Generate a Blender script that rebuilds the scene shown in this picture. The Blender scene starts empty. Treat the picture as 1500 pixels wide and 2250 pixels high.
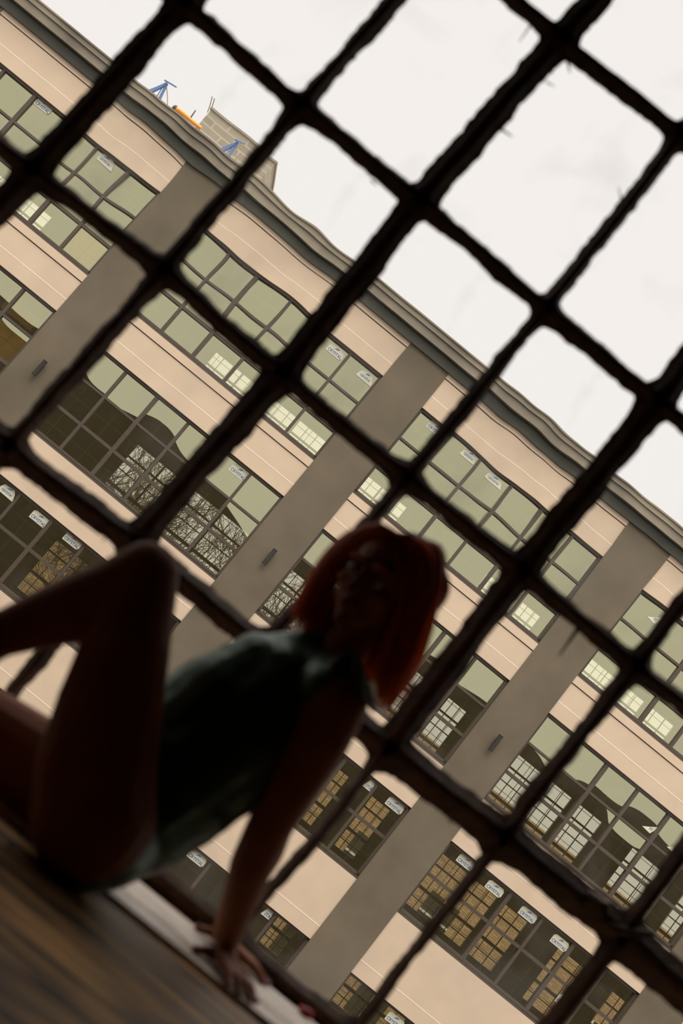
import bpy, bmesh, math, random
from mathutils import Vector, Matrix, noise
import numpy as np
random.seed(7)
RAD = math.radians
S = bpy.context.scene
COL = S.collection

# ------------------------------------------------------------------ camera
F_PX, CX, CY = 3125.0, 750.0, 1125.0
YAW, PITCH, ROLL = RAD(-1.81), RAD(8.67), RAD(39.10)
FAC_ROT = RAD(-0.89)                      # the building opposite is turned a little from our window wall
def cam_axes(yaw):
    fwd = Vector((-math.sin(yaw)*math.cos(PITCH), math.cos(yaw)*math.cos(PITCH), math.sin(PITCH)))
    r = Vector((math.cos(yaw), math.sin(yaw), 0)); u = r.cross(fwd)
    c, s = math.cos(ROLL), math.sin(ROLL)
    return c*r + s*u, -s*r + c*u, fwd
AX = cam_axes(YAW); AXF = cam_axes(-RAD(0.92))
def ray(px, py, ax):
    return ax[2] + ax[0]*((px-CX)/F_PX) - ax[1]*((py-CY)/F_PX)
def P(px, py, Y):                          # room frame point at distance Y
    d = ray(px, py, AX); return d*(Y/d.y)
def PF(px, py, Y=33.0):                    # facade frame point at distance Y
    d = ray(px, py, AXF); return d*(Y/d.y)
cd = bpy.data.cameras.new('camera'); cam = bpy.data.objects.new('camera', cd); COL.objects.link(cam)
cd.sensor_fit = 'VERTICAL'; cd.sensor_height = 36; cd.sensor_width = 24; cd.lens = 50
cam.matrix_world = Matrix((( *AX[0], 0), (*AX[1], 0), (*(-AX[2]), 0), (0, 0, 0, 1))).transposed()
cd.clip_start = .05; cd.clip_end = 600
cd.dof.use_dof = True; cd.dof.focus_distance = 33.5; cd.dof.aperture_fstop = 2.8
S.camera = cam
S.view_settings.view_transform = 'Standard'; S.view_settings.look = 'None'
S.view_settings.gamma = 1; S.view_settings.use_curve_mapping = False
S.view_settings.exposure = 0.0

# ------------------------------------------------------------------ overcast sky
w = bpy.data.worlds.new('overcast_sky'); S.world = w; w.use_nodes = True
nt = w.node_tree; nt.nodes.clear()
o = nt.nodes.new('ShaderNodeOutputWorld'); bg = nt.nodes.new('ShaderNodeBackground')
tc = nt.nodes.new('ShaderNodeTexCoord'); sx = nt.nodes.new('ShaderNodeSeparateXYZ')
rp = nt.nodes.new('ShaderNodeMapRange'); rp.interpolation_type = 'SMOOTHSTEP'
rp.inputs['From Min'].default_value = .56; rp.inputs['From Max'].default_value = 1.0
rp.inputs['To Min'].default_value = .92; rp.inputs['To Max'].default_value = 3.6
nt.links.new(tc.outputs['Generated'], sx.inputs[0]); nt.links.new(sx.outputs['Z'], rp.inputs['Value'])
bg.inputs['Color'].default_value = (1.0, .955, .925, 1)
nt.links.new(rp.outputs[0], bg.inputs['Strength']); nt.links.new(bg.outputs[0], o.inputs[0])
sd = bpy.data.lights.new('facade_boost_sun', 'SUN'); sd.energy = 1.78; sd.angle = RAD(55); sd.color = (1, .93, .84)
sun = bpy.data.objects.new('facade_boost_sun', sd); COL.objects.link(sun)
sun.rotation_euler = (RAD(32), 0, RAD(-14))          # added behind and above our own roof to brighten the facade opposite

# ------------------------------------------------------------------ materials
def mat(name, col, rough=.7, metal=0, noise_amt=0, noise_scale=4, bump=0, bump_scale=40, spec=.5, coords='Object', detail=5):
    m = bpy.data.materials.new(name); m.use_nodes = True; n = m.node_tree; b = n.nodes['Principled BSDF']
    b.inputs['Base Color'].default_value = (*col, 1); b.inputs['Roughness'].default_value = rough
    b.inputs['Metallic'].default_value = metal; b.inputs['Specular IOR Level'].default_value = spec
    t = n.nodes.new('ShaderNodeTexCoord')
    if noise_amt:
        nz = n.nodes.new('ShaderNodeTexNoise'); nz.inputs['Scale'].default_value = noise_scale; nz.inputs['Detail'].default_value = detail
        cr = n.nodes.new('ShaderNodeValToRGB'); e = cr.color_ramp.elements
        e[0].position = .3; e[1].position = .7
        e[0].color = (*[c*(1-noise_amt) for c in col], 1); e[1].color = (*[min(1, c*(1+noise_amt)) for c in col], 1)
        n.links.new(t.outputs[coords], nz.inputs['Vector']); n.links.new(nz.outputs['Fac'], cr.inputs[0])
        n.links.new(cr.outputs[0], b.inputs['Base Color'])
    if bump:
        n2 = n.nodes.new('ShaderNodeTexNoise'); n2.inputs['Scale'].default_value = bump_scale; n2.inputs['Detail'].default_value = 4
        bp = n.nodes.new('ShaderNodeBump'); bp.inputs['Strength'].default_value = bump; bp.inputs['Distance'].default_value = .01
        n.links.new(t.outputs[coords], n2.inputs['Vector']); n.links.new(n2.outputs['Fac'], bp.inputs['Height'])
        n.links.new(bp.outputs[0], b.inputs['Normal'])
    return m
def brick_mat(name, c1, c2, mortar, sx_=4.0, rough=.9):
    m = bpy.data.materials.new(name); m.use_nodes = True; n = m.node_tree; b = n.nodes['Principled BSDF']
    t = n.nodes.new('ShaderNodeTexCoord'); mp = n.nodes.new('ShaderNodeMapping'); mp.inputs['Rotation'].default_value = (RAD(90), 0, 0)
    mp.vector_type = 'TEXTURE'
    br = n.nodes.new('ShaderNodeTexBrick'); br.inputs['Scale'].default_value = sx_
    br.inputs['Color1'].default_value = (*c1, 1); br.inputs['Color2'].default_value = (*c2, 1); br.inputs['Mortar'].default_value = (*mortar, 1)
    br.inputs['Mortar Size'].default_value = .03; br.inputs['Brick Width'].default_value = 1.0; br.inputs['Row Height'].default_value = .32
    n.links.new(t.outputs['Object'], mp.inputs[0]); n.links.new(mp.outputs[0], br.inputs['Vector'])
    n.links.new(br.outputs['Color'], b.inputs['Base Color']); b.inputs['Roughness'].default_value = rough
    return m
def facade_glass(name, fac, tint, trans):
    m = bpy.data.materials.new(name); m.use_nodes = True; n = m.node_tree; n.nodes.clear()
    out = n.nodes.new('ShaderNodeOutputMaterial'); mx = n.nodes.new('ShaderNodeMixShader'); mx.inputs[0].default_value = fac
    tr = n.nodes.new('ShaderNodeBsdfTransparent'); tr.inputs[0].default_value = (*trans, 1)
    gl = n.nodes.new('ShaderNodeBsdfGlossy'); gl.inputs['Color'].default_value = (*tint, 1); gl.inputs['Roughness'].default_value = .0
    t = n.nodes.new('ShaderNodeTexCoord'); nz = n.nodes.new('ShaderNodeTexNoise'); nz.inputs['Scale'].default_value = .75; nz.inputs['Detail'].default_value = 0
    bp = n.nodes.new('ShaderNodeBump'); bp.inputs['Strength'].default_value = .45; bp.inputs['Distance'].default_value = .05
    n.links.new(t.outputs['Object'], nz.inputs['Vector']); n.links.new(nz.outputs['Fac'], bp.inputs['Height']); n.links.new(bp.outputs[0], gl.inputs['Normal'])
    n.links.new(tr.outputs[0], mx.inputs[1]); n.links.new(gl.outputs[0], mx.inputs[2]); n.links.new(mx.outputs[0], out.inputs[0])
    return m
def dusty_glass(name, refract):
    m = bpy.data.materials.new(name); m.use_nodes = True; n = m.node_tree; n.nodes.clear()
    out = n.nodes.new('ShaderNodeOutputMaterial'); mx = n.nodes.new('ShaderNodeMixShader')
    if refract:
        tr = n.nodes.new('ShaderNodeBsdfRefraction'); tr.inputs['IOR'].default_value = 1.5; tr.inputs['Roughness'].default_value = 0; tr.inputs[0].default_value = (.99, .993, .985, 1)
    else:
        tr = n.nodes.new('ShaderNodeBsdfTransparent'); tr.inputs[0].default_value = (.985, .985, .975, 1)
    ad = n.nodes.new('ShaderNodeMixShader'); ad.inputs[0].default_value = .5
    df = n.nodes.new('ShaderNodeBsdfDiffuse'); df.inputs[0].default_value = (.6, .57, .55, 1)
    tl = n.nodes.new('ShaderNodeBsdfTranslucent'); tl.inputs[0].default_value = (.75, .71, .69, 1)
    t = n.nodes.new('ShaderNodeTexCoord'); nz = n.nodes.new('ShaderNodeTexNoise'); nz.inputs['Scale'].default_value = 4.2; nz.inputs['Detail'].default_value = 4; nz.inputs['Distortion'].default_value = .6
    cr = n.nodes.new('ShaderNodeMapRange'); cr.inputs['From Min'].default_value = .52; cr.inputs['From Max'].default_value = .85; cr.inputs['To Min'].default_value = .006; cr.inputs['To Max'].default_value = .20
    n.links.new(t.outputs['Object'], nz.inputs['Vector']); n.links.new(nz.outputs['Fac'], cr.inputs[0]); n.links.new(cr.outputs[0], mx.inputs[0])
    n.links.new(df.outputs[0], ad.inputs[1]); n.links.new(tl.outputs[0], ad.inputs[2])
    n.links.new(tr.outputs[0], mx.inputs[1]); n.links.new(ad.outputs[0], mx.inputs[2]); n.links.new(mx.outputs[0], out.inputs[0])
    return m
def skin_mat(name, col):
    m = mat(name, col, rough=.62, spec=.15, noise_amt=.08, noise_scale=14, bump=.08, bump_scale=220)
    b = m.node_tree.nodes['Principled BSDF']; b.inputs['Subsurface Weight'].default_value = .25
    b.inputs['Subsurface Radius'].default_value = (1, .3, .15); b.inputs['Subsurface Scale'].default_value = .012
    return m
def hair_mat(name, col, tcol):
    m = bpy.data.materials.new(name); m.use_nodes = True; n = m.node_tree; b = n.nodes['Principled BSDF']
    b.inputs['Roughness'].default_value = .38; b.inputs['Base Color'].default_value = (*col, 1)
    t = n.nodes.new('ShaderNodeTexCoord'); nz = n.nodes.new('ShaderNodeTexNoise'); nz.inputs['Scale'].default_value = 60
    cr = n.nodes.new('ShaderNodeValToRGB'); cr.color_ramp.elements[0].color = (*[c*.55 for c in col], 1); cr.color_ramp.elements[1].color = (*[min(1, c*1.3) for c in col], 1)
    n.links.new(t.outputs['Object'], nz.inputs['Vector']); n.links.new(nz.outputs['Fac'], cr.inputs[0]); n.links.new(cr.outputs[0], b.inputs['Base Color'])
    tl = n.nodes.new('ShaderNodeBsdfTranslucent'); tl.inputs[0].default_value = (*tcol, 1)
    mx = n.nodes.new('ShaderNodeMixShader'); mx.inputs[0].default_value = .55
    n.links.new(b.outputs[0], mx.inputs[1]); n.links.new(tl.outputs[0], mx.inputs[2]); n.links.new(mx.outputs[0], n.nodes['Material Output'].inputs[0])
    return m
M = {}
M['stucco'] = mat('cream_stucco', (.70, .540, .390), .85, noise_amt=.05, noise_scale=1.3, bump=.12, bump_scale=60)
M['joint'] = mat('joint_highlight', (.98, .86, .70), .7)  # light caught along the joint ridge, put into the colour
M['joint_shade_hook'] = mat('joint_shadow_and_hook', (.10, .08, .07), .8)  # shadow line under the trim, put into the colour; also the beam's hook
M['pilaster'] = mat('grey_render', (.155, .122, .080), .82, noise_amt=.16, noise_scale=.9, bump=.12, bump_scale=50)
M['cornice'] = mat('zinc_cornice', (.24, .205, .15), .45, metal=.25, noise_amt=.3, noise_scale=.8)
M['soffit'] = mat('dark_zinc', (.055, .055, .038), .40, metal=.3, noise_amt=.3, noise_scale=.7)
M['frame'] = mat('bronze_frame', (.085, .062, .042), .5, noise_amt=.08)
M['grille'] = mat('thin_grille', (.10, .09, .07), .5)
M['fglass'] = facade_glass('coated_glass', .46, (.97, .95, .61), (.88, .87, .68))
M['room_dark'] = mat('bare_concrete', (.26, .22, .155), .9, noise_amt=.15, noise_scale=1)
M['steel'] = mat('old_steel_paint', (.085, .043, .02), .6, noise_amt=.5, noise_scale=22, bump=.7, bump_scale=90, spec=.25)
M['glass'] = dusty_glass('dusty_glass', False); M['wavy'] = dusty_glass('wavy_glass', True)
M['brick'] = brick_mat('own_brick', (.10, .075, .05), (.07, .055, .038), (.09, .075, .055))
M['farbrick'] = brick_mat('tan_brick', (.66, .44, .24), (.46, .29, .15), (.24, .18, .12), 3.0)
M['plaster'] = mat('dark_plaster', (.045, .034, .025), .9, noise_amt=.2)
M['ground'] = mat('asphalt', (.10, .095, .09), .9, noise_amt=.2)
M['block'] = mat('concrete_block', (.33, .29, .23), .9, noise_amt=.12, noise_scale=3)
M['blue'] = mat('blue_steel', (.12, .20, .42), .5); M['orange'] = mat('orange_paint', (.90, .34, .05), .5)
M['bark'] = mat('bark', (.11, .085, .055), .9); M['lamp'] = mat('lamp_grey', (.03, .025, .02), .5)
M['st_bg'] = mat('sticker_paper', (.82, .80, .62), .6); M['st_blue'] = mat('sticker_blue', (.06, .13, .38), .6)
M['white'] = mat('white_board', (.85, .84, .78), .6); M['ochre'] = mat('ochre_reflection_panel', (.75, .42, .08), .8, noise_amt=.25, noise_scale=2)
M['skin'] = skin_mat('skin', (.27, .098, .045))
M['hair'] = hair_mat('red_hair', (.52, .15, .05), (1.0, .36, .12))
M['satin'] = mat('dark_green_satin', (.016, .036, .022), .40, noise_amt=.3, noise_scale=12, spec=.8)
M['satin'].node_tree.nodes['Principled BSDF'].inputs['Specular Tint'].default_value = (.62, .85, .62, 1)
M['satin'].node_tree.nodes['Principled BSDF'].inputs['Sheen Weight'].default_value = .4; M['satin'].node_tree.nodes['Principled BSDF'].inputs['Sheen Tint'].default_value = (.55, .8, .6, 1)
M['lace'] = mat('grey_ribbon', (.10, .11, .10), .6)
M['nail'] = mat('nail_red', (.14, .01, .02), .25); M['eye'] = mat('eye_dark', (.03, .02, .02), .15); M['eyew'] = mat('eye_white', (.6, .55, .5), .2)
M['lip'] = mat('lips', (.38, .09, .08), .35); M['crimson'] = mat('crimson', (.34, .006, .03), .6)

# ------------------------------------------------------------------ helpers
def tag(o, label=None, cat=None, group=None, kind=None):
    if label: o['label'] = label
    if cat: o['category'] = cat
    if group: o['group'] = group
    if kind: o['kind'] = kind
    return o
def empty(name, loc=(0, 0, 0), rz=0):
    o = bpy.data.objects.new(name, None); COL.objects.link(o); o.location = loc; o.rotation_euler.z = rz; o.empty_display_size = .2
    return o
def build(name, bm, mats, parent=None, smooth=False):
    me = bpy.data.meshes.new(name)
    if smooth:
        for f in bm.faces: f.smooth = True
    bm.normal_update(); bm.to_mesh(me); bm.free()
    for m in (mats if isinstance(mats, (list, tuple)) else [mats]): me.materials.append(m)
    o = bpy.data.objects.new(name, me); COL.objects.link(o)
    if parent: o.parent = parent
    return o
def box(bm, x0, x1, y0, y1, z0, z1, mi=0):
    v = [bm.verts.new(p) for p in ((x0, y0, z0), (x1, y0, z0), (x1, y1, z0), (x0, y1, z0), (x0, y0, z1), (x1, y0, z1), (x1, y1, z1), (x0, y1, z1))]
    for f in ((0, 3, 2, 1), (4, 5, 6, 7), (0, 1, 5, 4), (1, 2, 6, 5), (2, 3, 7, 6), (3, 0, 4, 7)):
        bm.faces.new([v[i] for i in f]).material_index = mi
def tube(bm, pts, rads, n=6, cap=True, mi=0):
    rings = []; pts = [Vector(p) for p in pts]
    for i, p in enumerate(pts):
        d = (pts[min(i+1, len(pts)-1)] - pts[max(i-1, 0)]).normalized()
        a = d.orthogonal().normalized() if i == 0 else (a - d*a.dot(d)).normalized()
        b = d.cross(a)
        rings.append([bm.verts.new(p + (a*math.cos(t) + b*math.sin(t))*rads[i]) for t in [2*math.pi*k/n for k in range(n)]])
    for r0, r1 in zip(rings, rings[1:]):
        for k in range(n):
            bm.faces.new((r0[k], r0[(k+1) % n], r1[(k+1) % n], r1[k])).material_index = mi
    if cap:
        bm.faces.new(rings[0][::-1]).material_index = mi; bm.faces.new(rings[-1]).material_index = mi
def ball(bm, c, r, seg=14, mtx=None, mi=0):
    r = (r, r, r) if not hasattr(r, '__len__') else r
    m = Matrix.Translation(c) @ (mtx.to_4x4() if mtx else Matrix.Identity(4)) @ Matrix.Diagonal((*r, 1))
    g = bmesh.ops.create_uvsphere(bm, u_segments=seg, v_segments=max(6, seg*2//3), radius=1, matrix=m)
    for v in g['verts']:
        for f in v.link_faces: f.material_index = mi
def limb(bm, pts, rads, seg=14):
    """tapered limb: cones between joints and a ball on every joint, later fused into one surface"""
    pts = [Vector(p) for p in pts]
    for p, r in zip(pts, rads): ball(bm, p, r, seg)
    for a, b, ra, rb in zip(pts, pts[1:], rads, rads[1:]):
        tube(bm, [a, b], [ra, rb], seg)
def fuse(name, bm, mats, parent, voxel, smooth=4, fn=None):
    """union of all pieces as one continuous skin"""
    tmp = build('tmp', bm, mats)
    r = tmp.modifiers.new('r', 'REMESH'); r.mode = 'VOXEL'; r.voxel_size = voxel; r.use_smooth_shade = True
    s = tmp.modifiers.new('s', 'SMOOTH'); s.iterations = smooth; s.factor = .6
    dg = bpy.context.evaluated_depsgraph_get(); me = bpy.data.meshes.new_from_object(tmp.evaluated_get(dg), depsgraph=dg)
    bpy.data.objects.remove(tmp)
    me.name = name
    me.materials.clear()
    for m in (mats if isinstance(mats, (list, tuple)) else [mats]): me.materials.append(m)
    if fn:
        for v in me.vertices: v.co = fn(v.co.copy())
    for p in me.polygons: p.use_smooth = True
    o = bpy.data.objects.new(name, me); COL.objects.link(o)
    if parent: o.parent = parent
    return o
RF = Matrix.Rotation(FAC_ROT, 3, 'Z')
def fac_empty(name, loc):                 # something standing in the frame of the building opposite
    return empty(name, RF @ Vector(loc), FAC_ROT)

# ================================================================== OUR ROOM
D = 3.4; FL = -.455
bm = bmesh.new(); box(bm, -4, 4, -3.5, D+.35, FL-.25, FL)
def planks(name):
    m = bpy.data.materials.new(name); m.use_nodes = True; n = m.node_tree; b = n.nodes['Principled BSDF']
    t = n.nodes.new('ShaderNodeTexCoord'); mp = n.nodes.new('ShaderNodeMapping'); mp.inputs['Scale'].default_value = (1.6, 8, 1)
    nz = n.nodes.new('ShaderNodeTexNoise'); nz.inputs['Scale'].default_value = 2.2; nz.inputs['Detail'].default_value = 6
    cr = n.nodes.new('ShaderNodeValToRGB'); e = cr.color_ramp.elements
    e[0].position = .40; e[0].color = (.05, .025, .012, 1); e[1].position = .62; e[1].color = (.78, .42, .15, 1)
    br = n.nodes.new('ShaderNodeTexBrick'); br.inputs['Scale'].default_value = 1; br.inputs['Brick Width'].default_value = 2.2; br.inputs['Row Height'].default_value = .115
    br.inputs['Mortar Size'].default_value = .004; br.inputs['Color1'].default_value = (1, 1, 1, 1); br.inputs['Color2'].default_value = (.7, .7, .7, 1); br.inputs['Mortar'].default_value = (.06, .05, .04, 1)
    mm = n.nodes.new('ShaderNodeMixRGB'); mm.blend_type = 'MULTIPLY'; mm.inputs[0].default_value = 1
    n.links.new(t.outputs['Object'], mp.inputs[0]); n.links.new(mp.outputs[0], nz.inputs['Vector']); n.links.new(nz.outputs['Fac'], cr.inputs[0])
    n.links.new(t.outputs['Object'], br.inputs['Vector']); n.links.new(cr.outputs[0], mm.inputs[1]); n.links.new(br.outputs['Color'], mm.inputs[2])
    n.links.new(mm.outputs[0], b.inputs['Base Color'])
    rr = n.nodes.new('ShaderNodeMapRange'); b.inputs['Specular IOR Level'].default_value = .3; rr.inputs['To Min'].default_value = .42; rr.inputs['To Max'].default_value = .7
    n.links.new(nz.outputs['Fac'], rr.inputs[0]); n.links.new(rr.outputs[0], b.inputs['Roughness'])
    return m
tag(build('floor', bm, planks('worn_planks')), 'worn brown plank floor running along the window', kind='structure')
# pale painted boards next to the window
M['sill'] = mat('pale_paint', (.80, .68, .57), .5, noise_amt=.22, noise_scale=9)
bm = bmesh.new()
for k in range(3): box(bm, -3.9, 3.9, 2.93+.135*k, 2.93+.135*k+.128, FL+.001, FL+.012+.002*(k % 2))
tag(build('trim_1', bm, M['sill']), 'pale painted boards on the floor along the foot of the window', kind='structure')
for nm, a in (('wall_left', (-4.2, -4, -3.5, D+.1, FL, 3.2)), ('wall_right', (4, 4.2, -3.5, D+.1, FL, 3.2)), ('wall_back', (-4.2, 4.2, -3.7, -3.5, FL, 3.2)), ('ceiling', (-4.2, 4.2, -3.7, D+.35, 3.2, 3.4))):
    bm = bmesh.new(); box(bm, *a); tag(build(nm, bm, M['plaster']), 'dark ' + nm.replace('_', ' ') + ' of the room', kind='structure')
# the window wall with its opening; its brick outside is what the glass opposite mirrors
WX0, WX1, WZ1 = -2.2, 2.55, 2.62
bm = bmesh.new()
for a in ((-30, WX0, FL-13, 6.9), (WX1, 30, FL-13, 6.9), (WX0, WX1, FL-13, FL), (WX0, WX1, WZ1, 6.9)):
    box(bm, a[0], a[1], D+.03, D+.5, a[2], a[3])
tag(build('wall_front', bm, M['brick']), 'brick wall around the steel window', kind='structure')

# ------------------------------------------------------------------ steel window
ROOT = empty('window_1', (0, D, FL)); tag(ROOT, 'large old dark steel window of thickly painted bars behind the person', kind='structure')
XS = [-2.14, -1.75, -1.37, -.986, -.598, -.222, .177, .548, .901, 1.27, 1.64, 2.01, 2.4]      # index 3 = bar 0 of the photo
ZS = [2.4, 1.82, 1.243, .686, .148, -.413]                                               # index 1 = row 0
px_nodes = {(1, 1): (660, 237), (2, 1): (920, 442), (3, 1): (1197, 680), (4, 1): (1442, 882), (0, 1): (402, 12), (2, 0): (1232, 92), (3, 0): (1492, 300),
 (0, 2): (72, 378), (1, 2): (358, 600), (2, 2): (618, 822), (3, 2): (890, 1052), (4, 2): (1143, 1252), (5, 2): (1393, 1465),
 (1, 3): (22, 985), (2, 3): (298, 1192), (4, 3): (850, 1645), (5, 3): (1105, 1838), (6, 3): (1362, 2055)}
NODE = {}
for i, x in enumerate(XS):
    for j, z in enumerate(ZS):
        NODE[(i, j)] = Vector((x, D, z))
for (i, j), (px, py) in px_nodes.items(): NODE[(i+3, j+1)] = P(px, py, D)
# old frame is a little out of true: neighbours of measured crossings follow them
NODE[(3, 4)] += Vector((.0, 0, -.005)); NODE[(6, 4)] = (NODE[(5, 4)] + NODE[(7, 4)])/2
NODE[(3, 5)] = Vector((-.99, D, -.42)); NODE[(10, 4)] = NODE[(9, 4)]*2 - NODE[(8, 4)]
NODE[(7, 5)] = Vector((.535, D, -.42)); NODE[(8, 5)] = Vector((.892, D, -.425)); NODE[(9, 5)] = Vector((1.255, D, -.43))
def bar(path, widths, axis, seed, depth=.034, fil=.019):
    """one run of painted steel bar with a raised rib; lumpy edges, putty fillets at crossings"""
    bm = bmesh.new(); rings = []
    perp = Vector((1, 0, 0)) if axis == 'z' else Vector((0, 0, 1))
    off = Vector((0, -D, -FL))
    for k in range(len(path)-1):
        a, b = path[k], path[k+1]; L = (b-a).length; n = max(8, int(L/.011)); w0, w1 = widths[k]
        for q in range(n + (k == len(path)-2)):
            s = q/n; p = a.lerp(b, s); dn = min(s, 1-s)*L; w = w0 + (w1-w0)*s
            nl = noise.noise(Vector((p.x*9, p.z*9, seed))) + .7*noise.noise(Vector((p.x*30, p.z*30, seed+5))) + .5*noise.noise(Vector((p.x*80, p.z*80, seed+2)))
            nr = noise.noise(Vector((p.x*9, p.z*9, seed+20))) + .7*noise.noise(Vector((p.x*30, p.z*30, seed+25))) + .5*noise.noise(Vector((p.x*80, p.z*80, seed+22)))
            wob = .006*noise.noise(Vector((p.x*4, p.z*4, seed+40)))
            fl = fil*math.exp(-max(0, dn-.018)/.012)
            hl = w/2 + .0068*nl + fl; hr = w/2 + .0068*nr + fl
            p = p + perp*wob + off
            prof = [(-hl, .004), (-hl, -.004), (-hl*.62, -.010), (-hl*.34, -depth), (hr*.34, -depth), (hr*.62, -.010), (hr, -.004), (hr, .004), (hr*.4, .02), (-hl*.4, .02)]
            rings.append([bm.verts.new(p + perp*u + Vector((0, y, 0))) for u, y in prof])
    m = 10
    for r0, r1 in zip(rings, rings[1:]):
        for k in range(m): bm.faces.new((r0[k], r0[(k+1) % m], r1[(k+1) % m], r1[k]))
    bm.faces.new(rings[0]); bm.faces.new(rings[-1][::-1])
    bmesh.ops.recalc_face_normals(bm, faces=bm.faces)
    return bm
VW = {0: .05, 1: .045, 2: .05, 3: .072, 4: .046, 5: .074, 6: .042, 7: .076, 8: .046, 9: .046, 10: .075, 11: .046, 12: .05}
for i in range(len(XS)):
    wd = []
    for j in range(len(ZS)-1):
        wv = VW[i]
        if j == 4: wv = {3: .05, 5: .04, 6: .04, 7: .030, 8: .032, 9: .05}.get(i, .04)
        wd.append((wv, wv))
    path = [NODE[(i, j)] for j in range(len(ZS))]
    path[0] = path[0] + Vector((0, 0, .2)); path[-1] = path[-1] + Vector((0, 0, -.03))
    build('mullion', bar(path, wd, 'z', i*3.1), M['steel'], ROOT, True)
HW = {0: .05, 1: .046, 2: .046, 3: .048, 4: .062, 5: .052}
for j in range(len(ZS)):
    wd = []
    for i in range(len(XS)-1):
        h = HW[j]
        if j == 4 and i >= 7: h = .088 if i < 9 else .10
        wd.append((h, h))
    path = [NODE[(i, j)] for i in range(len(XS))]
    path[0] = path[0] - Vector((.05, 0, 0)); path[-1] = path[-1] + Vector((.1, 0, 0))
    build('transom', bar(path, wd, 'x', 50+j*2.7), M['steel'], ROOT, True)
# panes
def pane(i, j, wavy):
    a, b, c, d = NODE[(i, j)], NODE[(i+1, j)], NODE[(i+1, j+1)], NODE[(i, j+1)]
    cen = (a+b+c+d)/4; bm = bmesh.new()
    off = Vector((0, -D, -FL))
    if not wavy:
        vs = [bm.verts.new(p + off + Vector((0, .004, 0))) for p in (a, d, c, b)]; bm.faces.new(vs)
        build('glass_pane', bm, M['glass'], ROOT); return
    nx, nz = 40, 56; g = [[], []]
    for s in (0, 1):
        for q in range(nz+1):
            row = []
            for p_ in range(nx+1):
                u, v = p_/nx, q/nz; p = a.lerp(b, u).lerp(d.lerp(c, u), v)
                y = .002 if s == 0 else .006
                if s == 0: y += wavy*(noise.noise(Vector((p.x*9+i*3, p.z*6, j*7.)))*.00038 + noise.noise(Vector((p.x*17+3, p.z*12, i*2.)))*.00008)
                row.append(bm.verts.new(Vector((p.x-cen.x, y, p.z-cen.z))))
            g[s].append(row)
    for s in (0, 1):
        for q in range(nz):
            for p_ in range(nx):
                f = (g[s][q][p_], g[s][q+1][p_], g[s][q+1][p_+1], g[s][q][p_+1])
                bm.faces.new(f if s == 0 else f[::-1])
    o = build('glass_pane', bm, M['wavy'], ROOT, True); o.location = cen + off
wavy = {(3, 2): 1.0, (4, 2): 1.0, (6, 2): 1.0, (7, 2): .6, (5, 2): .12, (6, 1): 0.0}
for i in range(len(XS)-1):
    for j in range(len(ZS)-1): pane(i, j, wavy.get((i, j), 0))
# latch lever on the thick bar
bm = bmesh.new()
q = [P(1330, 2035, D-.03), P(1385, 2050, D-.035), P(1437, 2050, D-.035)]
tube(bm, [v + Vector((0, -D, -FL)) for v in q], [.017, .012, .006], 8)
q = [P(1285, 1968, D-.02), P(1325, 2000, D-.02)]
tube(bm, [v + Vector((0, -D, -FL)) for v in q], [.019, .026], 8)
build('latch', bm, M['steel'], ROOT, True)
# hardened paint and putty drips
bm = bmesh.new()
for (x0, y0, x1, y1, r) in ((1270, 1380, 1228, 1440, .006), (1168, 52, 1140, 92, .003), (1095, 280, 1125, 300, .004), (1245, 130, 1252, 160, .004), (1405, 880, 1395, 925, .003), (1365, 440, 1358, 410, .0025), (1200, 180, 1218, 190, .0025), (985, 1790, 990, 1812, .004), (1020, 1815, 1030, 1832, .004), (240, 1165, 225, 1190, .004), (815, 395, 828, 408, .003)):
    tube(bm, [P(x0, y0, D-.004) + Vector((0, -D, -FL)), P(x1, y1, D-.004) + Vector((0, -D, -FL))], [r, r*.35], 6)
build('putty_drip', bm, M['steel'], ROOT, True)

# ================================================================== BUILDING OPPOSITE
B = fac_empty('apartment_building', (0, 33, -12)); OFF = Vector((0, 33, -12))
tag(B, 'cream and grey office block with four rows of wide grid windows beyond the steel window', 'building')
x0, BAY, PW = -.741, 6.835, 1.181
Z = dict(S=9.25, A=8.21, Ab=5.56, B=4.46, Bb=1.92, C=.71, Cb=-1.32, D=-3.01, Db=-5.04)
def fb(bm, xa, xb, ya, yb, za, zb, mi=0): box(bm, xa, xb, ya, yb, za+12, zb+12, mi)
LEFT, RIGHT = x0-2*BAY-3, x0+3*BAY+PW
for i in range(-2, 4):
    bm = bmesh.new(); X = x0+i*BAY; fb(bm, X, X+PW, -.03, .45, -12, 9.28); build('pilaster', bm, M['pilaster'], B)
bays = [(x0+i*BAY+PW, x0+(i+1)*BAY) for i in range(-2, 3)]
for (xa, xb) in bays:
    for (zt, zb, dk) in ((Z['S'], Z['A'], .13), (Z['Ab'], Z['B'], .20), (Z['Bb'], Z['C'], 0), (Z['Cb'], Z['D'], 0), (Z['Db'], -12, 0)):
        bm = bmesh.new()
        if dk:
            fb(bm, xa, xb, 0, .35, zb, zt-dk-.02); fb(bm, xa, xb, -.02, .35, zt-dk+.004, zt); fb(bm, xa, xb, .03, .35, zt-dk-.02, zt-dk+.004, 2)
        else: fb(bm, xa, xb, 0, .35, zb, zt)
        zj = zb+.35 if zb > -11 else -6
        fb(bm, xa, xb, -.003, 0, zj-.009, zj+.009, 1)
        build('spandrel_panel', bm, [M['stucco'], M['joint'], M['joint_shade_hook']], B)
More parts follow.
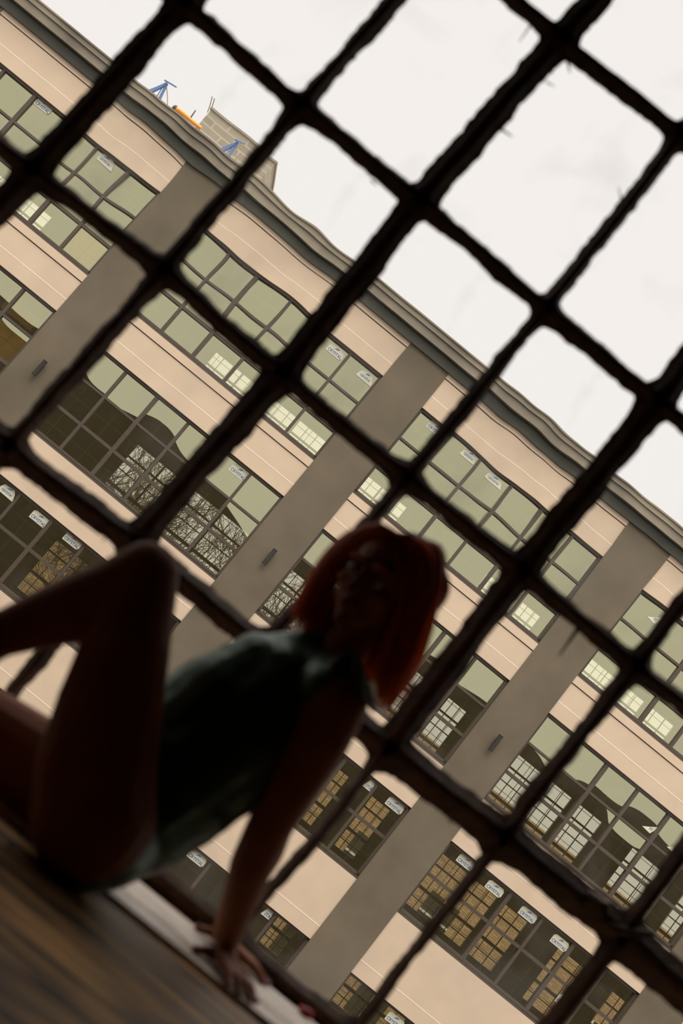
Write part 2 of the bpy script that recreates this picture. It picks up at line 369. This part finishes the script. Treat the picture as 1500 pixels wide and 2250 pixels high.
# cornice
bm = bmesh.new()
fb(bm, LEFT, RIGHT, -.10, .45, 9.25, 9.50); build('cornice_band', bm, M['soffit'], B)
bm = bmesh.new()
fb(bm, LEFT, RIGHT, -.26, .45, 9.52, 9.56); fb(bm, LEFT, RIGHT, -.22, .45, 9.56, 9.74); fb(bm, LEFT, RIGHT, -.27, .45, 9.74, 9.78)
fb(bm, LEFT, RIGHT, -.16, .45, 9.78, 9.90); fb(bm, LEFT, RIGHT, -.20, .50, 9.90, 9.94)
build('cornice', bm, M['cornice'], B)
# slabs, ceilings, end walls
for k, (zt, zb) in enumerate(((9.5, 8.35), (5.35, 4.62), (1.62, .86), (-1.75, -2.85), (-5.3, -6))):
    bm = bmesh.new(); fb(bm, LEFT*1.3, RIGHT*1.3, .36, 10.2, zb, zt-.1); build('floor_slab', bm, M['room_dark'], B)
for X in (LEFT, RIGHT):
    bm = bmesh.new(); fb(bm, X-.1, X+.1, .46, 10.2, -12, 9.2); build('partition_wall', bm, M['room_dark'], B)
# rear wall: solid piers between openings, per storey
K = 43/33.
CW = (BAY-PW)/6
def fx(bay, col): return (x0+bay*BAY+PW+col*CW)*K
opens = [(fx(-2, 1.5), fx(-2, 4.4)), (fx(-1, 2.35), fx(-1, 6.9)), (fx(0, -.35), fx(0, 1.35)), (fx(0, 3.85), fx(0, 4.35)), (fx(0, 5.0), fx(0, 5.65)),
         (fx(1, -.05), fx(1, 2.75)), (fx(1, 3.65), fx(1, 4.75)), (fx(1, 5.35), fx(1, 6.3)), (fx(2, .5), fx(2, 3.2))]
for (zt, zb, name) in ((8.35, 5.25, 'A'), (4.62, 1.52, 'B'), (.86, -1.85, 'C'), (-2.85, -5.4, 'D')):
    bm = bmesh.new(); top = zt-.35; bot = zb+.45
    fb(bm, LEFT*1.3, RIGHT*1.3, 10, 10.2, top, zt+.3); fb(bm, LEFT*1.3, RIGHT*1.3, 10, 10.2, zb-.3, bot)
    xs = [LEFT*1.3] + [v for o_ in opens for v in o_] + [RIGHT*1.3]
    for a, b in zip(xs[::2], xs[1::2]): fb(bm, a, b, 10, 10.2, bot, top)
    build('rear_wall', bm, M['room_dark'], B)
    for (a, b) in opens:
        bm = bmesh.new(); n = max(1, round((b-a)/1.15)); h = (top-bot)
        for k in range(n+1):
            X = a+(b-a)*k/n; wv = .07 if k % 2 == 0 else .03; fb(bm, X-wv, X+wv, 9.98, 10.1, bot, top)
            if k < n:
                for q in (1, 2): fb(bm, X+(b-a)/n*q/3-.012, X+(b-a)/n*q/3+.012, 10.02, 10.05, bot, top)
        for q, wv in ((.0, .05), (.18, .015), (.36, .05), (.58, .015), (.78, .03), (1, .05)):
            fb(bm, a, b, 9.98, 10.08, bot+h*q-wv, bot+h*q+wv)
        build('rear_window', bm, M['soffit'], B)
# front windows
stickers = [(96, 232, 0), (240, 355, 1), (738, 772, 0), (805, 828, 1), (957, 942, 0), (1027, 1003, 1), (1088, 1057, 1), (525, 1037, 0), (18, 1080, 1), (87, 1140, 0), (160, 1188, 0),
 (1440, 1357, 2), (868, 1770, 0), (1024, 1895, 0), (1087, 1953, 0), (1160, 2010, 0), (1230, 2072, 0), (1241, 2204, 0), (1430, 1817, 2), (1484, 1862, 2), (433, 1885, 0), (808, 1722, 3), (868, 2243, 0), (585, 2003, 3)]
GY = .16
_tc = bpy.data.curves.new('t', 'FONT'); _tc.body = 'CRYSTAL'; _tc.size = .105; _tc.align_x = 'CENTER'; _tc.offset = .0022
_to = bpy.data.objects.new('t', _tc); COL.objects.link(_to)
_dg = bpy.context.evaluated_depsgraph_get(); TXT = bpy.data.meshes.new_from_object(_to.evaluated_get(_dg)); bpy.data.objects.remove(_to)
def sticker(px, py, kind, parent):
    p = PF(px, py, 33+GY-.03); bm = bmesh.new(); X, Zc = p.x, p.z+12; y = GY-.018
    W, H = .225, .115
    if kind == 0: out = [(-W, -H), (W*.8, -H), (W, -H*.6), (W, H*.45), (W*.8, H), (-W*.75, H), (-W, H*.6)]
    elif kind == 1: out = [(-W, -H), (W, -H*1.1), (W*.75, H*.3), (.1, H), (-W*.7, H*.8), (-W*.95, 0)]
    elif kind == 2: out = [(-W*.8, -H), (W*.3, -H*1.2), (W*.85, H*1.2), (.0, .0)]
    else: out = [(-.08, -H), (W*.7, -H), (W*.7, H), (.0, H)]
    bm.faces.new([bm.verts.new((X+a, y, Zc+b)) for a, b in out])
    f = bmesh.ops.extrude_face_region(bm, geom=list(bm.faces)); bmesh.ops.translate(bm, verts=[v for v in f['geom'] if isinstance(v, bmesh.types.BMVert)], vec=(0, -.003, 0))
    def inside(vx):
        return {0: True, 1: vx < W*.8, 2: -.02 < vx < .10, 3: vx > 0}[kind]
    t = bmesh.new(); t.from_mesh(TXT); sc = 1.0; vm = {}
    s2 = .78 if kind in (1, 2) else 1
    for fc in t.faces:
        c = fc.calc_center_median()
        if not inside(c.x): continue
        vs = []
        for v in fc.verts:
            if v.index not in vm: vm[v.index] = bm.verts.new((X+v.co.x*.92*s2, y-.006, Zc-.075*s2-.01+v.co.y*s2))
            vs.append(vm[v.index])
        try: bm.faces.new(vs).material_index = 1
        except ValueError: pass
    t.free()
    if kind in (0, 1):                       # the little arched emblem above the word
        for dz in (0, .022):
            pts = [(-.085+dz*1.2, .022+dz), (-.02, .06+dz), (.05, .075+dz*.7), (.05, .062+dz*.7), (-.02, .045+dz)]
            bm.faces.new([bm.verts.new((X+a, y-.006, Zc+b*.95)) for a, b in pts]).material_index = 1
    o = build('sticker', bm, [M['st_bg'], M['st_blue']], parent); o['label'] = 'cream sticker with blue CRYSTAL lettering'
rnd = random.Random(3)
for bi, (xa, xb) in enumerate(bays):
    for (zt, zb, rows) in ((Z['A'], Z['Ab'], 3), (Z['B'], Z['Bb'], 3), (Z['C'], Z['Cb'], 2), (Z['D'], Z['Db'], 2)):
        bm = bmesh.new(); fr = .065
        fb(bm, xa, xb, .06, .30, zt-fr, zt); fb(bm, xa, xb, .0, .30, zb, zb+.05); fb(bm, xa, xb, .06, .30, zb+.065, zb+.13)
        fb(bm, xa, xa+fr, .06, .30, zb, zt); fb(bm, xb-fr, xb, .06, .30, zb, zt)
        cw = (xb-xa)/6; hs = [zb + (zt-zb)*k/rows for k in range(rows+1)]
        if rows == 2: hs[1] = zb + (zt-zb)*.55
        for k in range(1, 6):
            wv = .048 if k % 2 == 0 else .036; fb(bm, xa+k*cw-wv, xa+k*cw+wv, .08, .24, zb, zt)
        for k in range(1, rows):
            wv = .04 if (rows == 2 or k == 1) else .03; fb(bm, xa, xb, .09, .22, hs[k]-wv, hs[k]+wv)
        wd = build('window', bm, M['frame'], B)
        bm = bmesh.new()
        for c in range(6):
            fb(bm, xa+(c+.5)*cw-.006, xa+(c+.5)*cw+.006, GY+.02, GY+.03, zb, zt)
        for r in range(rows): zz = (hs[r]+hs[r+1])/2; fb(bm, xa, xb, GY+.02, GY+.03, zz-.006, zz+.006)
        build('grille', bm, M['grille'], wd)
        bm = bmesh.new()
        for c in range(6):
            for r in range(rows):
                t1, t2 = rnd.uniform(-.004, .004), rnd.uniform(-.004, .004)
                X0, X1, Za, Zb_ = xa+c*cw, xa+(c+1)*cw, hs[r], hs[r+1]
                q = [(X0, GY-t1-t2, Za+12), (X1, GY+t1-t2, Za+12), (X1, GY+t1+t2, Zb_+12), (X0, GY-t1+t2, Zb_+12)]
                bm.faces.new([bm.verts.new(v) for v in q])
        build('glass', bm, M['fglass'], wd)
        for (px, py, k) in stickers:
            p = PF(px, py)
            if xa < p.x < xb and zb < p.z < zt: sticker(px, py, k, wd)

def thing_f(name, px, py, Y, label, cat, group=None):
    p = PF(px, py, Y); e = fac_empty(name, p); tag(e, label, cat, group); return e, p
# wall lamps
for (px, py, lab) in ((88, 810, 'small dark up and down wall lamp on the leftmost grey pilaster'), (592, 1224, 'small dark up and down wall lamp on the pilaster left of the person\'s head'), (1087, 1632, 'small dark up and down wall lamp on the pilaster right of the person\'s head')):
    e, p = thing_f('wall_lamp', px, py, 32.95, lab, 'lamp', 'wall lamps on the grey pilasters')
    bm = bmesh.new(); tube(bm, [(0, -.09, -.2), (0, -.09, .2)], [.055, .055], 14); build('lamp_body', bm, M['lamp'], e, False)
    bm = bmesh.new(); box(bm, -.04, .04, -.05, .02, -.09, .09); build('bracket', bm, M['lamp'], e)
    for s in (-1, 1):
        bm = bmesh.new(); tube(bm, [(0, -.09, .2*s), (0, -.09, .215*s)], [.062, .062], 14); build('lamp_rim', bm, M['lamp'], e)
# rooftop
e, p = thing_f('stair_tower', 465, 243, 36, 'grey concrete block roof hut standing behind the cornice', 'roof hut')
q1 = PF(465, 243, 36); q2 = PF(600, 365, 36); W_ = q2.x-q1.x
M['blocks'] = brick_mat('block_wall', (.40, .35, .27), (.33, .285, .22), (.50, .45, .36), 1.6)
bm = bmesh.new(); box(bm, 0, W_, 0, 2.2, -1.8, 0); build('block_wall', bm, M['blocks'], e)
bm = bmesh.new(); box(bm, -.04, W_+.04, -.04, 2.24, 0, .06); build('coping', bm, M['block'], e)
bm = bmesh.new()
for dx in (.05, .12): tube(bm, [(dx-.1, .1, -.1), (dx-.25, .1, .32)], [.012, .012], 6)
build('rebar', bm, M['bark'], e)
for (px, py, lab) in ((345, 196, 'blue steel trestle on the roof edge, apart from the hut'), (497, 325, 'blue steel trestle on the roof edge in front of the block hut')):
    e, p = thing_f('roof_trestle', px, py, 33.3, lab, 'trestle', 'blue roof trestles')
    for a, b, r in (((-.22, 0, -.4), (.1, 0, .25), .065), ((.24, 0, -.4), (.1, 0, .25), .048), ((.14, 0, -.42), (.06, 0, .15), .02)):
        bm = bmesh.new(); tube(bm, [a, b], [r, r*.8], 4); build('leg', bm, M['blue'], e)
    bm = bmesh.new(); tube(bm, [(.05, -.2, .22), (.2, .3, .42)], [.03, .025], 4); build('top_rail', bm, M['blue'], e)
    bm = bmesh.new(); tube(bm, [(.12, 0, .2), (.62, .1, -.35)], [.012, .012], 5); build('brace', bm, M['block'], e)
pa, pb = PF(384, 238, 33.2), PF(443, 284, 33.2)
e = fac_empty('orange_beam', pa); tag(e, 'orange painted bar lying along the roof edge', 'bar')
d = pb-pa; bm = bmesh.new(); tube(bm, [(0, 0, 0), d*.5, d], [.055, .05, .045], 8); build('tube', bm, M['orange'], e)
bm = bmesh.new(); tube(bm, [d*.55, d*.55+Vector((-.02, 0, .25))], [.02, .014], 6); build('hook', bm, M['joint_shade_hook'], e)
bm = bmesh.new(); ball(bm, (0, 0, 0), .07, 8); build('end_cap', bm, M['joint_shade_hook'], e)
# ochre panels added behind the glass to stand for yellowish reflections
def reflection_panel(name, xa, xb, za, zb, Y, m, lab, cat, group=None):
    e = fac_empty(name, ((xa+xb)/2, Y, za)); bm = bmesh.new(); box(bm, -(xb-xa)/2, (xb-xa)/2, 0, .03, 0, zb-za); build('board', bm, m, e)
    bm = bmesh.new(); box(bm, -(xb-xa)/2, (xb-xa)/2, .03, .25, 0, .05); build('foot', bm, m, e)
    tag(e, lab, cat, group)
for (px, py, wv, hv, lab) in ((186, 540, .9, .8, 'ochre panel added for a yellowish reflection in the upper row window left of the first pilaster'), (58, 672, .9, .8, 'ochre panel added for an orange reflection in the second row window, its upper pane'), (8, 752, .9, .75, 'darker ochre board low in the second row window at the photo\'s left edge')):
    p = PF(px, py, 33.9); reflection_panel('ochre_reflection_panel', p.x-wv/2, p.x+wv/2, p.z-hv/2, p.z+hv/2, 33.9, M['ochre'], lab, 'board', 'ochre panels added for reflections')
# ground, buildings and trees beyond
bm = bmesh.new(); box(bm, -120, 120, 3.9, 160, -12.3, -12); tag(build('ground', bm, M['ground']), 'street and yards between the buildings', kind='structure')
e = fac_empty('brick_building', (0, 62, -12)); tag(e, 'tan brick building glimpsed through the windows of the block opposite', 'building')
bm = bmesh.new(); box(bm, -40, 4, 0, 8, 0, 13.4); box(bm, 4, 40, 0, 8, 0, 16.2); build('wall', bm, M['farbrick'], e)
for k in range(16):
    X = -30+k*4.1
    for zz in (8.9, 5.0):
        bm = bmesh.new(); box(bm, X-.75, X+.75, -.05, .1, zz, zz+2.3); box(bm, X-.05, X+.05, -.1, .0, zz, zz+2.3, 1); box(bm, X-.75, X+.75, -.1, .0, zz+1.3, zz+1.4, 1)
        build('window', bm, [M['soffit'], M['white']], e)
def tree(x, y, h, seed, lab):
    e = fac_empty('bare_tree', (x, y, -12)); tag(e, lab, 'tree', 'bare trees beyond the block'); R_ = random.Random(seed)
    bt, bb = bmesh.new(), bmesh.new()
    tube(bt, [(0, 0, 0), (.1, 0, h*.3), (.0, .1, h*.45)], [.28, .2, .16], 8); build('trunk', bt, M['bark'], e)
    cnt = [0]
    def br(p, d, L, r, lv):
        if cnt[0] > 2200: return
        cnt[0] += 1; pts = [p]; rs = [r]
        for k in range(3):
            d = (d + Vector((R_.uniform(-.3, .3), R_.uniform(-.3, .3), R_.uniform(-.12, .25)))).normalized(); p = p + d*L/3; pts.append(p); rs.append(r*(1-.25*(k+1)))
            if lv < 5:
                for _ in range(2 if lv < 3 else 1):
                    dd = (d + Vector((R_.uniform(-1, 1), R_.uniform(-1, 1), R_.uniform(-.3, .8)))).normalized(); br(p, dd, L*.66, r*.5, lv+1)
        tube(bb, pts, [max(.011, q) for q in rs], 4, False)
    for k in range(7): br(Vector((0, 0, h*(.26+.03*k))), Vector((R_.uniform(-1, 1), R_.uniform(-1, 1), 1.6)).normalized(), h*.20, .11, 0)
    build('branches', bb, M['bark'], e)
for k, (x, y, h, lab) in enumerate(((-9.3, 56, 31, 'bare tree seen through the middle of the second storey window left of the person\'s head'), (-3.4, 49.5, 29, 'bare tree seen through the right end of the same window'), (3.6, 54, 30, 'bare tree seen just left of the person\'s face'))):
    tree(x, y, h, 12+k, lab)

# ================================================================== THE PERSON
HIP = P(235, 1800, 2.85)
G = empty('person', (HIP.x, HIP.y, FL))
tag(G, 'red-haired person in dark green satin top sitting by the window, leaning on both hands', 'person')
OG = Vector(G.location)
def Q(px, py, Y): return P(px, py, Y) - OG
def rr(px, Y=2.85): return px*Y/F_PX
body = bmesh.new()
def L(pts, seg=16):
    limb(body, [Q(a, b, c) for a, b, c, r in pts], [rr(r, c) for a, b, c, r in pts], seg)
# pelvis, belly, chest, shoulders
torso = [(215, 1830, 2.80, 118), (250, 1800, 2.86, 125), (400, 1690, 2.90, 118), (510, 1610, 2.93, 122), (620, 1530, 2.96, 118), (700, 1478, 2.97, 78)]
L(torso)
L([(230, 1800, 3.0, 105), (350, 1740, 3.0, 100)])
near_sh, far_sh = (742, 1545, 2.84, 68), (700, 1462, 3.08, 55)
L([near_sh, (700, 1490, 2.96, 66), far_sh])
L([(560, 1500, 3.02, 62), (600, 1475, 2.98, 55)])
# neck
L([(730, 1465, 2.96, 58), (775, 1400, 2.93, 48), (815, 1330, 2.92, 50)])
# raised near leg
L([(205, 1800, 2.76, 135), (212, 1690, 2.76, 132), (240, 1560, 2.77, 116), (275, 1430, 2.79, 98), (305, 1330, 2.81, 80), (322, 1262, 2.82, 72)])
L([(322, 1258, 2.82, 70), (255, 1298, 2.83, 72), (175, 1335, 2.84, 76), (90, 1362, 2.84, 63), (0, 1395, 2.82, 50), (-80, 1450, 2.78, 42), (-165, 1555, 2.72, 36)])
pf = P(-165, 1555, 2.72); pf.z = FL+.06
an = pf - OG; limb(body, [an, an+Vector((-.05, -.02, -.02)), an+Vector((-.13, -.05, -.032)), an+Vector((-.19, -.07, -.038))], [.040, .036, .030, .022])
limb(body, [an, an+Vector((.04, .01, -.022))], [.036, .034])
# far leg lying bent on the floor
L([(190, 1800, 3.02, 118), (80, 1690, 3.05, 108), (-40, 1610, 3.05, 100), (-190, 1560, 3.05, 75)])
k0 = P(-190, 1560, 3.05)-OG
ka = Vector((k0.x-.34, k0.y-.16, .05)); limb(body, [k0, k0.lerp(ka, .4)+Vector((0, 0, .0)), ka], [.07, .056, .04])
limb(body, [ka, ka+Vector((-.06, -.08, -.008)), ka+Vector((-.09, -.16, -.018))], [.042, .036, .026])
# arms
L([near_sh, (702, 1625, 2.85, 66), (645, 1720, 2.88, 60), (592, 1815, 2.92, 50), (553, 1900, 2.97, 48), (524, 1985, 3.03, 39), (498, 2062, 3.08, 31)])
L([far_sh, (660, 1600, 3.12, 46), (625, 1760, 3.20, 40), (585, 1870, 3.24, 38), (530, 1970, 3.27, 30), (497, 2025, 3.29, 26)])
def hand(wrist, fdir, thumb, sign):
    """palm, four unequal bent fingers and a thumb leaving the side of the palm, planted on the floor"""
    f = Vector(fdir).normalized(); s = Vector((f.y, -f.x, 0))*sign; up = Vector((0, 0, 1))
    base = wrist; floor = FL+.014-OG.z
    def fl(v, h): return Vector((v.x, v.y, floor+h))
    c = fl(base + f*.03, .022)
    limb(body, [base, fl(base+f*.012, .03), fl(base + f*.045 + s*.004, .02)], [.027, .027, .019], 12)
    for off, le, sp in ((-.030, .070, -.22), (-.011, .080, -.07), (.010, .078, .08), (.029, .062, .24)):
        k = fl(base + f*.078 + s*off, .017); d = (f + s*sp).normalized()
        limb(body, [fl(base + f*.02 + s*off*.6, .022), k], [.015, .0115], 10)
        a = k + d*le*.42; a.z = floor+.018; b = k + d*le*.75; b.z = floor+.009; t = k + d*le; t.z = floor+.001
        limb(body, [k, a, b, t], [.0112, .0098, .0088, .0074], 10); tips.append((t, d))
    td = Vector(thumb).normalized()
    a = fl(base + f*.018 - s*.018, .016); b = fl(a + td*.034, .013); t = fl(a + td*.066, .004)
    limb(body, [fl(base+f*.005, .024), a, b, t], [.018, .015, .0118, .0088], 10); tips.append((t, td))
tips = []
wn = P(495, 2075, 3.08)-OG; hand(wn, P(590, 2245, 2.80)-P(500, 2120, 2.98), (-.72, -.70, 0), -1)
wf = P(497, 2030, 3.29)-OG; hand(wf, (1, .12, 0), (-.95, -.35, 0), 1)
# head
hc = Q(833, 1283, 2.90)
camdir = (-hc-OG).normalized()
upv = (AX[0]*.50 + AX[1]*.86).normalized()                 # the head leans a little back to the shoulder
fw = (camdir - AX[0]*.70 - AX[1]*.22); fw = (fw - upv*fw.dot(upv)).normalized()
rt = upv.cross(fw).normalized()                             # her left
HM = Matrix((rt, fw, upv)).transposed()                     # columns: side, forward, up
HS = 1.07
def H(x, y, z): return hc + HM @ Vector((x, y, z))*HS
ball(body, H(0, -.012, .022), (.073, .090, .082), 24, HM)
ball(body, H(0, .012, -.020), (.060, .070, .075), 20, HM)
ball(body, H(0, .040, -.062), (.040, .040, .040), 16, HM)
ball(body, H(0, .060, -.088), (.022, .020, .018), 12, HM)   # chin
for s in (-1, 1):
    ball(body, H(.036*s, .052, -.022), (.024, .020, .020), 12, HM)   # cheek bones
    ball(body, H(.028*s, .070, .022), (.024, .012, .009), 12, HM)    # brow
    ball(body, H(.075*s, -.005, -.010), (.010, .020, .032), 12, HM)  # ears
limb(body, [H(0, .078, .012), H(0, .092, -.012), H(0, .102, -.030)], [.008, .009, .012], 10)
for s in (-1, 1): ball(body, H(.010*s, .090, -.034), .008, 10)
ball(body, H(0, .086, -.053), (.022, .009, .006), 12, HM); ball(body, H(0, .083, -.064), (.019, .009, .007), 12, HM)
eyes = [H(.031*s, .077, .003) for s in (-1, 1)]
def carve(v):
    for c in eyes:
        d = (v-c).length
        if d < .03: v = v - (HM @ Vector((0, 1, 0)))*(.010*math.exp(-(d/.013)**2))
    return v
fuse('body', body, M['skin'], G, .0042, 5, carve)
for c in eyes:
    bm = bmesh.new(); ball(bm, c - HM @ Vector((0, .009, 0)), .0115, 16); ball(bm, c + HM @ Vector((0, .0005, 0)), (.0055, .003, .0055), 10, HM, 1)
    build('eye', bm, [M['eyew'], M['eye']], G, True)
    bm = bmesh.new(); s = 1 if (c-hc).dot(rt) > 0 else -1
    limb(bm, [H(.012*s, .083, .026), H(.030*s, .080, .031), H(.050*s, .066, .026)], [.003, .0035, .002], 6); build('eyebrow', bm, M['hair'], G, True)
bm = bmesh.new(); limb(bm, [H(-.020, .088, -.056), H(-.006, .0965, -.053), H(.006, .0965, -.053), H(.020, .088, -.056)], [.002, .004, .004, .002], 8)
limb(bm, [H(-.017, .087, -.060), H(0, .095, -.064), H(.017, .087, -.060)], [.002, .005, .002], 8); build('lips', bm, M['lip'], G, True)
for t, d in tips:
    bm = bmesh.new(); ball(bm, t + Vector((0, 0, .0065)) + d*.003, (.0065, .0065, .003), 10); build('fingernail', bm, M['nail'], G, True)
# hair: a cap and many long locks parted above the forehead
hair = bmesh.new(); RH = random.Random(5); down = Vector((0, 0, -1))
ball(hair, H(0, -.022, .030), (.084, .094, .086), 28, HM)
tip_r = Q(852, 1545, 2.93); tip_l = Q(655, 1372, 2.93)
def lock(start, mid, end, r):
    pts = []
    c = [start, mid[0], mid[1], end]
    for k in range(13):
        t = k/12; pts.append(c[0]*(1-t)**3 + c[1]*3*t*(1-t)**2 + c[2]*3*t*t*(1-t) + c[3]*t**3)
    tube(hair, pts, [r*(.75+.5*math.sin(math.pi*min(1, k/8))) * (1 if k < 9 else (13-k)/5) for k in range(13)], 7)
def jit(a): return Vector((RH.uniform(-a, a), RH.uniform(-a, a), RH.uniform(-a, a)))
def px_lock(st, a, b, en, r, j=.012):
    lock(st, (Q(*a)+jit(j), Q(*b)+jit(j)), Q(*en)+jit(j), r)
def mixp(p, q, t): return tuple(a+(b-a)*t for a, b in zip(p, q))
for k in range(260):                                         # the long curtain falling over the near shoulder
    t = RH.random(); dy = RH.uniform(-.075, .10)              # t=0 outer edge, 1 inner edge by the face
    st = H(RH.uniform(.0, .04), .05-RH.random()*.12, .100)
    a = mixp((1008, 1150, 2.90), (925, 1200, 2.88), t); b = mixp((955, 1405, 2.91), (865, 1370, 2.88), t); en = mixp((862, 1520+RH.uniform(-50, 55), 2.92), (830, 1520+RH.uniform(-70, 30), 2.9), t)
    a = (a[0], a[1], a[2]+dy); b = (b[0], b[1], b[2]+dy*.8); en = (en[0], en[1], en[2]+dy*.5)
    px_lock(st, a, b, en, RH.uniform(.005, .009))
for k in range(150):                                         # the other side, hanging to the collar
    t = RH.random(); dy = RH.uniform(.0, .13)
    st = H(RH.uniform(-.04, .0), .05-RH.random()*.12, .100)
    a = mixp((765, 1125, 2.92), (800, 1165, 2.92), t); b = mixp((672, 1275, 2.92), (715, 1260, 2.93), t); en = mixp((648, 1372, 2.94), (712, 1392, 2.95), t)
    a = (a[0], a[1], a[2]+dy); b = (b[0], b[1], b[2]+dy); en = (en[0]+RH.uniform(-8, 8), en[1]+RH.uniform(-18, 14), en[2]+dy*.6)
    px_lock(st, a, b, en, RH.uniform(.004, .008))
for k in range(170):                                         # back of the head and nape
    t = RH.random(); st = H(-.05+.11*t, -.06, .09)
    b = mixp((690, 1320, 3.04), (905, 1330, 3.04), t); en = mixp((700, 1400, 3.02), (845, 1500, 3.0), t)
    lock(st, (H(-.11+.23*t, -.14, .05), Q(*b)+jit(.015)), Q(*en)+jit(.02), RH.uniform(.006, .010))
build('hair', hair, M['hair'], G, True)
# satin top following torso and shoulders
top = bmesh.new(); E_ = .010
def T(pts, e=E_, seg=18): limb(top, [Q(a, b, c) for a, b, c, r in pts], [rr(r, c)+e for a, b, c, r in pts], seg)
T(torso[:5] + [(690, 1485, 2.97, 74)]); T([(230, 1800, 3.0, 105), (350, 1740, 3.0, 100)])
T([(400, 1640, 2.93, 120), (480, 1560, 2.95, 118), (570, 1500, 2.97, 100), (680, 1458, 2.99, 66), (735, 1450, 2.97, 54)])
T([(725, 1520, 2.86, 62), (700, 1490, 2.96, 66), (695, 1462, 3.06, 56)], .008)
T([(300, 1790, 2.88, 118), (400, 1740, 2.92, 112), (500, 1680, 2.94, 106), (575, 1625, 2.95, 102), (640, 1560, 2.95, 96)])
T([(205, 1810, 2.78, 128), (230, 1790, 2.84, 122)], .004)
AXT = (Q(700, 1478, 2.97)-Q(250, 1800, 2.86)).normalized()
def folds(v):
    a = v.dot(AXT); q = Vector((v.x*7, v.y*7, v.z*7)) + AXT*a*8
    n = noise.noise(q) + .5*noise.noise(q*2.3+Vector((3, 1, 2)))
    return v + (v - (Q(250, 1800, 2.86) + AXT*(v-Q(250, 1800, 2.86)).dot(AXT))).normalized()*n*.006
fuse('satin_top', top, M['satin'], G, .006, 5, folds)
# narrow ribbons hanging at the near shoulder
rb = bmesh.new()
for (a, b, c) in (((778, 1450, 2.86), (800, 1500, 2.80), (822, 1560, 2.82)), ((770, 1460, 2.86), (790, 1490, 2.79), (800, 1540, 2.80)), ((765, 1440, 2.88), (735, 1460, 2.80), (715, 1490, 2.80))):
    tube(rb, [Q(*a), Q(*b), Q(*c)], [.012, .011, .007], 7)
build('shoulder_tie', rb, M['lace'], G, True)

# small crimson thing by the window foot
p = P(682, 2212, 3.30); e = empty('crimson_scrap', (p.x, p.y, FL+.012)); tag(e, 'small crimson scrap lying against the bottom bar of the window', 'scrap')
bm = bmesh.new(); bmesh.ops.create_icosphere(bm, subdivisions=3, radius=1)
for v in bm.verts:
    n = 1 + .25*noise.noise(v.co*1.8); v.co = Vector((v.co.x*.021*n, v.co.y*.012*n, max(0, (v.co.z+1)*.010*n)))
build('cloth', bm, M['crimson'], e, True)
